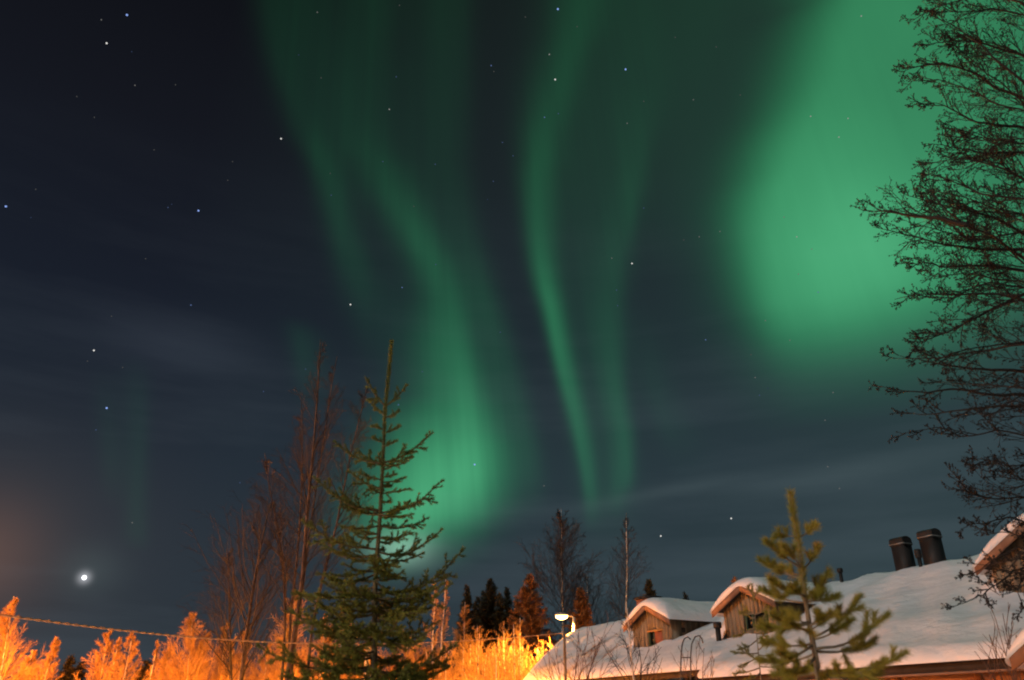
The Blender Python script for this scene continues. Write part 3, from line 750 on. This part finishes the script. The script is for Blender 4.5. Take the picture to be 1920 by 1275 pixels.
# ------------------------------------------------------------------ conifers behind
def far_conifer(px, py, Y, wpx, seed, label, low=.06):
    global rng; rng = np.random.default_rng(seed)
    tp = at(px, py, Y); b = np.array([tp[0], Y, 0.]); h = tp[2]; sc = np.linalg.norm(at(px + 1, py, Y) - tp); w = wpx * sc
    t = empty('conifer', b, label, 'tree', 'dark conifers beyond the house and birches'); m = Mesh()
    z = np.linspace(0, h, 10); T = np.stack([np.full(10, b[0]), np.full(10, Y), z], 1); m.tubes(T, np.linspace(.15, .01, 10), 6); m.build('trunk', sprucebark, t)
    S, D, tt, _ = shoots(T[None], int(34 * h), low, .995, 76, 8)
    L = (1.7 if 'rust' in label else 1.7) * w * np.clip((1 - tt) * 1.6, .03, 1) ** .7 * rng.uniform(.6, 1.1, len(S))
    B = lines(S, D + np.array([0, 0, -.1]), L, 4, .1, .06); m = Mesh(); m.tubes(B, taper(len(B), 4, .012, .004), 3)
    needles(m, B, 70, .22, .06, 48)
    m.build('crown', lampneedle if 'rust' in label else firneedle, t)
for i, a in enumerate([
 (876, 1098, 62, 20, 'dark narrow conifer leftmost of the clump right of the spruce'),
 (921, 1086, 64, 32, 'tallest dark conifer in the clump right of the spruce'),
 (951, 1101, 66, 18, 'slim dark conifer on the right side of the clump'),
 (895, 1118, 66, 18, 'small dark conifer filling the middle of the clump'),
 (907, 1108, 67, 20, 'dark conifer pressed against the tallest of the clump on its left'),
 (938, 1112, 63, 18, 'dark conifer pressed against the tallest of the clump on its right'),
 (968, 1124, 65, 18, 'shortest dark conifer at the right end of the clump'),
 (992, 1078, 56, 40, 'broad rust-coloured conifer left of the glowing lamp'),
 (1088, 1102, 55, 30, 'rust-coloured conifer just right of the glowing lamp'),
 (1216, 1086, 58, 24, 'dark conifer peeping over the far dormer'),
 (1284, 1110, 60, 12, 'small dark conifer tip between the two far dormers'),
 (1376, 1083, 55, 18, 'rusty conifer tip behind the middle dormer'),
 (1410, 1086, 58, 14, 'small conifer tip close behind the middle dormer ridge'),
 (134, 1230, 52, 18, 'small black conifer low between orange birches on the left'),
 (155, 1240, 54, 16, 'lowest black conifer left of the birches under the cable'),
 (275, 1240, 52, 22, 'black conifer low in the gap right of the bright birches')]):
    far_conifer(*a[:4], 600 + i, a[4])
# undergrowth that reads as one mass
rng = np.random.default_rng(77)
m = Mesh(); n = 620
px_ = rng.uniform(390, 1090, n); Yt = rng.uniform(41, 50, n)
S = np.stack([(px_ - 960) / FPX * Yt * 1.09, Yt, np.zeros(n)], 1)
Lh = rng.uniform(3.2, 5.6, n); B = lines(S, np.tile([0, 0, 1.], (n, 1)), Lh, 8, .07, .05); m.tubes(B, taper(n, 8, .03, .006), 4)
S, D, tt, pp = shoots(B, 16, .25, 1, 34, 9); L = Lh[pp] * (1.1 - tt) * rng.uniform(.2, .35, len(S)); B2 = lines(S, D, L, 4, .12, .04); m.tubes(B2, taper(len(B2), 4, .009, .005), 3)
S, D, tt, pp = shoots(B2, 3, .2, 1, 34, 9); B3 = lines(S, D, L[pp] * rng.uniform(.3, .5, len(S)), 3, .12, .02); m.tubes(B3, taper(len(B3), 3, .007, .005), 3)
tag(m.build('bare_thicket', twig), 'mass of bare undergrowth behind the orange birches', 'thicket', kind='stuff')

# ------------------------------------------------------------------ foreground spruce
rng = np.random.default_rng(31)
YS = 9.0
tp_px = [(734,640),(731,680),(727,720),(722,765),(718,868),(713,960),(708,1030),(703,1110),(702,1200),(700,1300)]
T = [at(x, y, YS) for x, y in tp_px]; T.append(np.array([T[-1][0] - .01, YS, 0.])); T = np.array(T[::-1])
spruce = empty('spruce_tree', T[0], 'dark green young spruce in the foreground with open tiered boughs', 'tree')
TT = resample(T, 60)
m = Mesh(); m.tubes(TT, np.interp(np.linspace(0, 1, 60), [0, .42, 1], [.08, .030, .004]), 9); m.build('trunk', sprucebark, spruce, smooth=True)
scS = 9.0 / FPX * 1.08
wood = Mesh(); nee = Mesh()
def trunk_at(py):
    k = np.array(tp_px, float); x = np.interp(py, k[:, 1], k[:, 0]); return at(x, py, YS)
def bough(p0, tip, sag, k=12, dens=1.0, side=True):
    p0 = np.asarray(p0); tip = np.asarray(tip); d = tip - p0; L = np.linalg.norm(d)
    q = np.linspace(0, 1, k)[:, None]
    P = p0 + d * q; P[:, 2] += (-sag * L * np.sin(q[:, 0] * pi) ** 1.0)
    P += np.cumsum(rng.normal(0, .006 * L, P.shape), 0)
    P = P[None]
    wood.tubes(P, taper(1, k, .006 + .010 * L, .004), 5)
    needles(nee, P, 620, .034, .0056, 44, up=.5, t0=.12)
    if side and L > .15:
        n = max(6, int(L * 17 * dens)); S, D, tt, _ = shoots(P, n, .18, .97, 52, 8, flat=.75)
        Ls = np.clip(L * .40 * (1 - tt) ** .6 * rng.uniform(.5, 1.15, len(S)), .05, .36)
        B = lines(S, D, Ls, 5, .08, .03); wood.tubes(B, taper(len(B), 5, .0045, .0025), 3); needles(nee, B, 620, .032, .0056, 44, up=.4)
        big = Ls > .13
        if big.any():
            S, D, t2, pp = shoots(B[big], 4, .2, .95, 48, 8, flat=.6); L2 = Ls[big][pp] * (1 - .6 * t2) * rng.uniform(.3, .5, len(S))
            B2 = lines(S, D, L2, 3, .08, .0); wood.tubes(B2, taper(len(B2), 3, .003, .002), 3); needles(nee, B2, 620, .028, .0056, 44, up=.3)
needles(nee, TT[None, 30:], 1700, .042, .0058, 48)
# boughs seen in profile: (trunk py, tip px, tip py, depth offset)
for py, tx, ty, dz, sag in [
 (762,763,722,.0,.06),(762,686,708,-.05,.06),(784,748,770,-.1,.05),(778,692,752,.1,.05),(812,752,800,.1,.03),(805,696,800,0,.03),(838,740,826,-.1,.03),(830,698,820,0,.03),
 (868,810,814,.05,.10),(868,626,824,-.05,.10),(872,762,868,-.3,.05),(870,672,842,.25,.08),
 (905,760,895,.1,.05),(900,668,885,-.1,.06),(925,770,915,.1,.04),(918,655,882,.2,.06),
 (962,834,905,.05,.12),(960,590,895,-.1,.12),(965,770,962,-.45,.05),(965,650,950,.4,.06),
 (985,802,970,.2,.10),(985,640,985,-.2,.06),(1008,770,1000,-.3,.08),(1000,655,995,.2,.08),
 (1036,833,996,.1,.18),(1030,566,976,-.1,.12),(1040,745,1062,-.5,.06),(1040,600,1020,.4,.10),
 (1062,760,1085,.3,.10),(1062,620,1080,-.3,.10),(1075,590,1075,.1,.12),(1090,775,1110,-.3,.15),
 (1112,873,1030,.1,.17),(1110,545,1120,-.1,.05),(1115,640,1130,-.6,.10),(1112,780,1145,.5,.10),(1100,615,1090,.5,.10),
 (1135,800,1145,-.4,.06),(1140,600,1165,.3,.04),(1150,560,1110,.25,.12),(1150,850,1090,-.2,.16),
 (1185,825,1160,.2,.10),(1185,565,1150,-.2,.12),(1190,650,1215,-.6,.10),(1190,790,1205,-.6,.08),(1195,540,1130,.2,.10),
 (1225,640,1235,.5,.1),(1228,770,1235,.5,.1),
 (1258,862,1205,.1,.12),(1255,480,1215,-.1,.10),(1262,640,1290,-.7,.08),(1262,790,1280,-.6,.08),(1270,520,1262,.3,.06),(1272,845,1255,.3,.08),
 (1300,880,1285,.1,.06),(1300,470,1285,.0,.06),(1310,560,1330,-.6,.04),(1310,820,1330,-.5,.04)]:
    bough(trunk_at(py), at(tx, ty, YS + dz), sag)
# boughs pointing towards and away from the viewer, and whorl fillers
for py, L in [(868,.42),(905,.3),(960,.6),(1000,.5),(1036,.75),(1075,.6),(1112,.95),(1150,.8),(1188,1.0),(1225,.9),(1260,1.15),(1300,1.25),(1345,1.3),(1400,1.35)]:
    for a in rng.uniform(0, 2 * pi, 5 if py > 1050 else 2):
        p0 = trunk_at(py + rng.uniform(-12, 12)); l = L * rng.uniform(.6, 1.0)
        bough(p0, p0 + np.array([cos(a) * l * .85, sin(a) * l, .12 * l]), .10)
for py in np.arange(880, 1290, 15):
    a = rng.uniform(0, 2 * pi); p0 = trunk_at(py); l = np.interp(py, [880, 1280], [.16, .45]) * rng.uniform(.6, 1.1)
    bough(p0, p0 + np.array([cos(a) * l, sin(a) * l, .15 * l]), .05, k=7)
wood.build('boughs', sprucebark, spruce); nee.build('needles', spruceneedle, spruce)

# ------------------------------------------------------------------ foreground pine and its sapling
def pine(name, tpx, Y, branches, seed, label, nl, nw, per, r0, extra=0, side=4, trunk_needles=.72):
    global rng; rng = np.random.default_rng(seed)
    T = [at(x, y, Y) for x, y in tpx]; T.append(np.array([T[-1][0] + .03, Y, 0.])); T = np.array(T[::-1])
    t = empty(name, T[0], label, 'tree'); TT = resample(T, 50)
    m = Mesh(); m.tubes(TT, np.interp(np.linspace(0, 1, 50), [0, .5, 1], [r0, r0 * .62, r0 * .16]), 9); m.build('trunk', pinebark, t, smooth=True)
    wood = Mesh(); nee = Mesh()
    needles(nee, TT[None, int(50 * trunk_needles):], per * 1.6, nl * 1.1, nw, 40)
    k = np.array(tpx, float)
    def br(p0, tip, sag):
        p0 = np.asarray(p0); d = tip - p0; L = np.linalg.norm(d); q = np.linspace(0, 1, 9)
        P = p0 + d * q[:, None]; P[:, 2] -= sag * L * np.sin(q * pi); P = P[None] + np.cumsum(rng.normal(0, .006 * L, (1, 9, 3)), 1)
        wood.tubes(P, taper(1, 9, .005 + .011 * L, .004), 6); needles(nee, P, per, nl, nw, 36, up=.25, t0=.42)
        if L > .10:
            S, D, tt, _ = shoots(P, side, .38, .9, 46, 8, flat=.4); Ls = np.maximum(L * .40 * (1.15 - tt) * rng.uniform(.7, 1.2, len(S)), .05)
            B = lines(S, D + np.array([0, 0, .2]), Ls, 5, .06, .06); wood.tubes(B, taper(len(B), 5, .005, .003), 4); needles(nee, B, per, nl, nw, 36, up=.25, t0=.15)
    for by, tx, ty, dz, sag in branches:
        br(at(np.interp(by, k[:, 1], k[:, 0]), by, Y), at(tx, ty, Y + dz), sag)
    for i in range(extra):
        by = rng.uniform(k[0, 1] + (k[-1, 1] - k[0, 1]) * .30, k[-1, 1] - 5); a = rng.uniform(0, 2 * pi); p0 = at(np.interp(by, k[:, 1], k[:, 0]), by, Y)
        l = np.interp(by, [k[0, 1], k[-1, 1]], [.08, .17]) * Y / 2.2 * .45 * rng.uniform(.6, 1.1)
        br(p0, p0 + np.array([cos(a) * l * .7, sin(a) * l, .45 * l]), .1)
    wood.build('boughs', pinebark, t); nee.build('needles', pineneedle, t)
pine('pine_tree', [(1482,925),(1487,960),(1494,1000),(1501,1045),(1506,1090),(1511,1130),(1519,1180),(1528,1225),(1538,1290)], 6.2, [
 (1008,1527,984,.0,.10),(1005,1455,1003,.05,.02),(1065,1436,1012,-.1,.05),(1062,1473,1025,-.2,.03),(1070,1535,1025,.1,.05),(1085,1424,1050,.1,.05),(1078,1465,1060,.25,.05),
 (1120,1553,1072,.1,.08),(1118,1440,1085,-.2,.06),(1125,1570,1120,-.1,.06),(1130,1425,1105,.25,.05),(1120,1480,1100,-.35,.02),(1130,1530,1105,.35,.02),
 (1165,1445,1150,-.2,.08),(1170,1425,1175,.15,.06),(1172,1560,1150,-.3,.06),(1180,1475,1165,-.4,.04),
 (1195,1612,1118,.05,.10),(1200,1598,1165,-.15,.06),(1205,1430,1200,.1,.10),(1208,1458,1225,-.35,.08),(1218,1666,1150,.0,.10),(1222,1640,1205,.2,.06),(1225,1420,1238,.2,.10),(1230,1478,1258,-.35,.08),
 (1262,1696,1222,.0,.08),(1255,1600,1262,-.3,.04),(1265,1650,1262,.2,.06),(1258,1450,1265,.2,.06)],
 41, 'golden-green young pine in the foreground before the snowy roof',   .058, .0027, 1900, .042, extra=8, side=4)
pine('pine_sapling', [(1410,1096),(1413,1130),(1417,1170),(1421,1215),(1426,1270)], 9.5, [
 (1120,1402,1100,0,.0),(1122,1424,1104,0,.0),(1150,1388,1150,.1,.05),(1152,1440,1140,-.1,.05),(1175,1377,1196,.0,.05),(1185,1452,1170,.1,.05),(1200,1383,1218,-.1,.05),(1205,1448,1200,.1,.05),(1225,1372,1222,.1,.05),(1230,1385,1248,0,.05),(1228,1450,1228,0,.05),(1252,1375,1262,.1,.05),(1250,1470,1245,-.1,.05),(1262,1400,1275,-.1,.05)],
 43, 'spindly pine sapling left of the golden-green pine', .032, .0036, 700, .016, extra=8, side=4, trunk_needles=.92)

# ------------------------------------------------------------------ overhanging alder at the right
rng = np.random.default_rng(51)
YA = 8.5
xt = at(2130, 1290, YA)[0]
alder = empty('alder_tree', (xt, YA + .3, 0), 'dark bare tree hung with small cones, overhanging the right edge', 'tree')
z = np.linspace(0, 12, 16); T = np.stack([xt + .19 * z + .15 * np.sin(z * .5), YA + .3 + .1 * np.cos(z * .4), z], 1)
m = Mesh(); m.tubes(T, np.linspace(.19, .03, 16), 10)
limbs = [
 [(1925,-60),(1850,-70),(1780,-60),(1720,-40)], [(1925,10),(1860,-8),(1800,0),(1740,20),(1705,45)], [(1925,114),(1880,100),(1837,86),(1776,81),(1715,90)],
 [(1925,158),(1881,123),(1846,90),(1790,50),(1735,25)], [(1925,190),(1870,170),(1830,140),(1770,120),(1700,128),(1685,135)], [(1925,240),(1833,228),(1776,193),(1720,188)],
 [(1925,281),(1841,279),(1780,270),(1735,262)], [(1925,330),(1860,300),(1800,290),(1745,300)], [(1925,375),(1845,369),(1780,340),(1730,322)],
 [(1925,482),(1872,443),(1815,421),(1776,391),(1745,347),(1727,325)], [(1815,421),(1760,408),(1700,405),(1650,398),(1608,392)], [(1925,440),(1860,410),(1800,395),(1740,385),(1690,370)],
 [(1925,509),(1863,500),(1811,503),(1762,505),(1732,496),(1670,500)], [(1925,470),(1850,470),(1780,460),(1700,440),(1640,430)], [(1925,550),(1833,589),(1785,618),(1722,637),(1700,660)],
 [(1925,560),(1860,545),(1790,550),(1720,550),(1672,560)], [(1925,700),(1872,695),(1814,688),(1751,681),(1690,668)], [(1925,739),(1858,739),(1795,727),(1746,734),(1692,730),(1656,722)],
 [(1925,640),(1870,650),(1820,660),(1760,672),(1680,668)], [(1925,760),(1850,765),(1780,770),(1720,780),(1690,775)], [(1925,822),(1877,807),(1853,812),(1804,820),(1765,798),(1690,812)],
 [(1925,860),(1880,870),(1850,850),(1800,850)], [(1925,936),(1880,940),(1843,929),(1814,919),(1800,890)], [(1925,905),(1890,890),(1850,885),(1820,870)],
 [(1925,985),(1885,975),(1850,985),(1810,990),(1795,1002)], [(1925,1010),(1890,1000),(1860,1005),(1830,990)],
 [(1925,1068),(1900,1078),(1868,1100),(1840,1118),(1815,1128),(1776,1146)], [(1925,1035),(1890,1052),(1850,1062),(1795,1060)], [(1925,1090),(1905,1108),(1880,1118),(1860,1108),(1850,1090)], [(1925,1050),(1908,1080),(1900,1110),(1912,1130),(1905,1145)],
 [(1925,1020),(1880,1050),(1845,1080),(1815,1082)]]
crown = Mesh(); buds = Mesh(); tips = []
r2 = np.random.default_rng(9)
for L in list(limbs):
    if L[0][0] > 1900 and L[0][1] < 720:
        for q in range(1):
            oy = r2.uniform(-34, 34); limbs.append([(x, y + oy + r2.uniform(-12, 12)) for x, y in L[:-1]])
for i, L in enumerate(limbs):
    dz = rng.uniform(-1.3, 1.3)
    x0, y0 = L[0]
    pts = [at(x, y, YA + dz * (1 - .2 * j)) for j, (x, y) in enumerate(L)]
    if x0 > 1900:
        rz = max(.8, min(11.4, pts[0][2] - .9 + (.5 if y0 > 700 else 0))); root = np.array([xt + .19 * rz, YA + .3, rz])
        pts = [root, (root + pts[0]) / 2 + np.array([0, 0, .18])] + pts
    P = resample(pts, 22)[None] + np.cumsum(rng.normal(0, .008, (1, 22, 3)), 1)
    Lp = plen(P)[0]
    crown.tubes(P, taper(1, 22, (.034 if y0 < 800 else .018) * (1 if i < 31 else .6), .003), 6)
    nn = int(20 if y0 < 560 else 11 if y0 < 960 else 9) if x0 > 1900 else 12
    S, D, tt, _ = shoots(P, nn, .34 if x0 > 1900 else .1, 1.0, 40, 12)
    Ls = np.clip(.95 * (1.2 - tt), .2, .9) * rng.uniform(.5, 1.0, len(S)) * (1 if y0 < 950 else .55)
    B = lines(S, D + np.array([-.25, 0, .05]), Ls, 7, .10, .02); crown.tubes(B, taper(len(B), 7, .0075, .003), 4)
    S, D, t2, pp = shoots(B, 8, .15, 1.0, 42, 14); L2 = np.clip(Ls[pp] * (1.05 - .6 * t2) * .45, .06, .35) * rng.uniform(.6, 1.2, len(S))
    B2 = lines(S, D, L2, 5, .11, .0); crown.tubes(B2, taper(len(B2), 5, .004, .0024), 3)
    S, D, t3, p3 = shoots(B2, 3, .2, 1.0, 40, 12); B3 = lines(S, D, L2[p3] * rng.uniform(.3, .6, len(S)), 3, .10, .0); crown.tubes(B3, taper(len(B3), 3, .003, .002), 3)
    e = np.concatenate([B2[:, -1], B2[rng.random(len(B2)) < .25, 3], B3[rng.random(len(B3)) < .25, -1], B[:, -1]])
    tips.append(e)
E_ = np.concatenate(tips); n = len(E_)
r = rng.uniform(.006, .011, (n, 1, 1)); ax = unit(rng.normal(0, 1, (n, 3)) + np.array([0, 0, -.6])); a1 = unit(np.cross(ax, rng.normal(0, 1, (n, 3)))); a2 = np.cross(ax, a1)
V = np.stack([E_ - ax * r[:, :, 0] * 1.6, E_ + a1 * r[:, :, 0], E_ + a2 * r[:, :, 0], E_ - a1 * r[:, :, 0], E_ - a2 * r[:, :, 0], E_ + ax * r[:, :, 0] * 1.6], 1)
f = np.array([[0, 2, 1], [0, 3, 2], [0, 4, 3], [0, 1, 4], [5, 1, 2], [5, 2, 3], [5, 3, 4], [5, 4, 1]])
buds.add(V.reshape(-1, 3), (np.arange(n)[:, None, None] * 6 + f[None]).reshape(-1, 3))
m.build('trunk', aldertwig, alder, smooth=True); crown.build('crown', aldertwig, alder); buds.build('cones', bud, alder)

# ------------------------------------------------------------------ moon and stars
def sky_ball(name, px, py, rad_px, m, dist=6000.0, stretch=1.0):
    d = unit(ray(px, py)); bm = bmesh.new(); bmesh.ops.create_icosphere(bm, subdivisions=2 if rad_px > 3 else 1, radius=rad_px / FPX * dist)
    me = bpy.data.meshes.new(name); bm.to_mesh(me); bm.free(); me.materials.append(m)
    o = bpy.data.objects.new(name, me); COL.objects.link(o); o.location = tuple(d * dist + np.array([0, 0, CAMH])); return o
mo = sky_ball('moon', 158, 1083, 3.7, mat('moon_surface', (.8, .8, .8), emit=(1, 1, 1.05), estr=2.2))
tag(mo, 'small brilliant white moon low in the sky at the left', 'moon')
GST = 'stars scattered over the night sky'
def star_mat(kind, q):
    c_ = {'b': (.30, .46, 1.0), 'w': (.95, .93, .88)}[kind]
    return mat('star_%s_%d' % ({'b': 'blue', 'w': 'white'}[kind], q), (0, 0, 0), emit=c_, estr=(.07, .15, .32, .95)[q])
BRIGHT = [(238,28,'b','bright blue star high at the upper left'), (200,81,'w','white star just below the bright blue star at upper left'), (527,260,'w','bright white star at the left edge of the leftmost green band'),
 (372,395,'b','blue star in the dark sky left of the green bands'), (657,571,'w','white star right above the tall dark birch top'), (176,657,'w','white star at the left, highest of three above the moon'),
 (200,765,'b','blue star in the middle of the three above the moon'), (1046,17,'b','bright blue-white star at the top of the middle green ribbon'), (1041,149,'w','white star inside the middle green ribbon'),
 (1173,130,'b','bright blue star right of the middle green ribbon near the top'), (1185,494,'w','white star between the two middle ribbons and the big green glow'), (1239,1005,'w','white star low over the far dormer'),
 (890,871,'b','blue star in the green glow right of the spruce'), (1371,972,'w','small white star low between far dormer and pine top'), (11,387,'b','blue star at the left edge of the picture')]
FAINT = [(190,37,1,'w'),(247,97,0,'b'),(315,389,1,'b'),(322,383,0,'b'),(253,160,1,'w'),(329,159,0,'w'),(144,181,0,'w'),(177,220,0,'w'),(67,355,0,'w'),(58,408,0,'b'),(358,572,2,'b'),(273,485,0,'w'),(754,539,2,'b'),(743,144,1,'b'),(730,205,2,'w'),(816,308,1,'b'),(817,496,1,'b'),(718,303,1,'b'),(621,366,1,'b'),(619,325,0,'w'),(776,387,0,'w'),(595,23,1,'w'),(749,10,0,'w'),(921,123,2,'b'),(926,134,0,'w'),(925,340,1,'b'),(942,267,1,'b'),(914,374,0,'b'),(938,623,1,'b'),(180,806,1,'b'),(230,689,0,'w'),(164,677,0,'w'),(494,734,1,'b'),(209,593,0,'w'),(248,980,1,'w'),(450,905,1,'b'),(1030,102,2,'w'),(1021,220,2,'b'),(1047,213,1,'b'),(1176,231,1,'w'),(1207,190,0,'w'),(1300,187,1,'w'),(1343,88,0,'w'),(1156,544,1,'b'),(1158,573,1,'b'),(1147,484,1,'w'),(1207,390,1,'b'),(1311,444,1,'w'),(1350,434,1,'w'),(1282,450,0,'w'),(1494,444,2,'w'),(1470,407,1,'w'),(1522,467,1,'w'),(1520,218,2,'w'),(1590,222,2,'w'),(1573,257,2,'w'),(1615,30,2,'w'),(1534,548,2,'b'),(1497,514,1,'w'),(1323,637,2,'b'),(1435,601,1,'w'),(1481,638,1,'w'),(1408,665,0,'w'),(1416,708,1,'w'),(1562,736,1,'w'),(1547,788,1,'w'),(1440,728,0,'b'),(1424,741,1,'b'),(1020,911,1,'w'),(962,292,1,'b'),(747,759,2,'b'),(792,697,1,'b'),(1388,178,0,'w'),(985,32,0,'w'),(573,692,1,'b'),(1552,875,1,'w'),(1574,916,1,'w'),(602,146,0,'w'),(560,103,0,'b'),(427,338,0,'w'),(289,281,0,'w'),(436,303,0,'w'),(1082,50,0,'w'),(1266,70,0,'w')]
for x, y, k, lab in BRIGHT: tag(sky_ball('star', x, y, 1.5 if k == 'w' else 1.75, star_mat(k, 3)), lab, 'star', GST)
for x, y, q, k in FAINT: tag(sky_ball('star', x, y, (1.1, 1.15, 1.25)[q], star_mat(k, q)), 'tiny faint bluish star lost among others in the dark sky' if k == 'b' else 'tiny faint white star lost among others in the dark sky', 'star', GST)
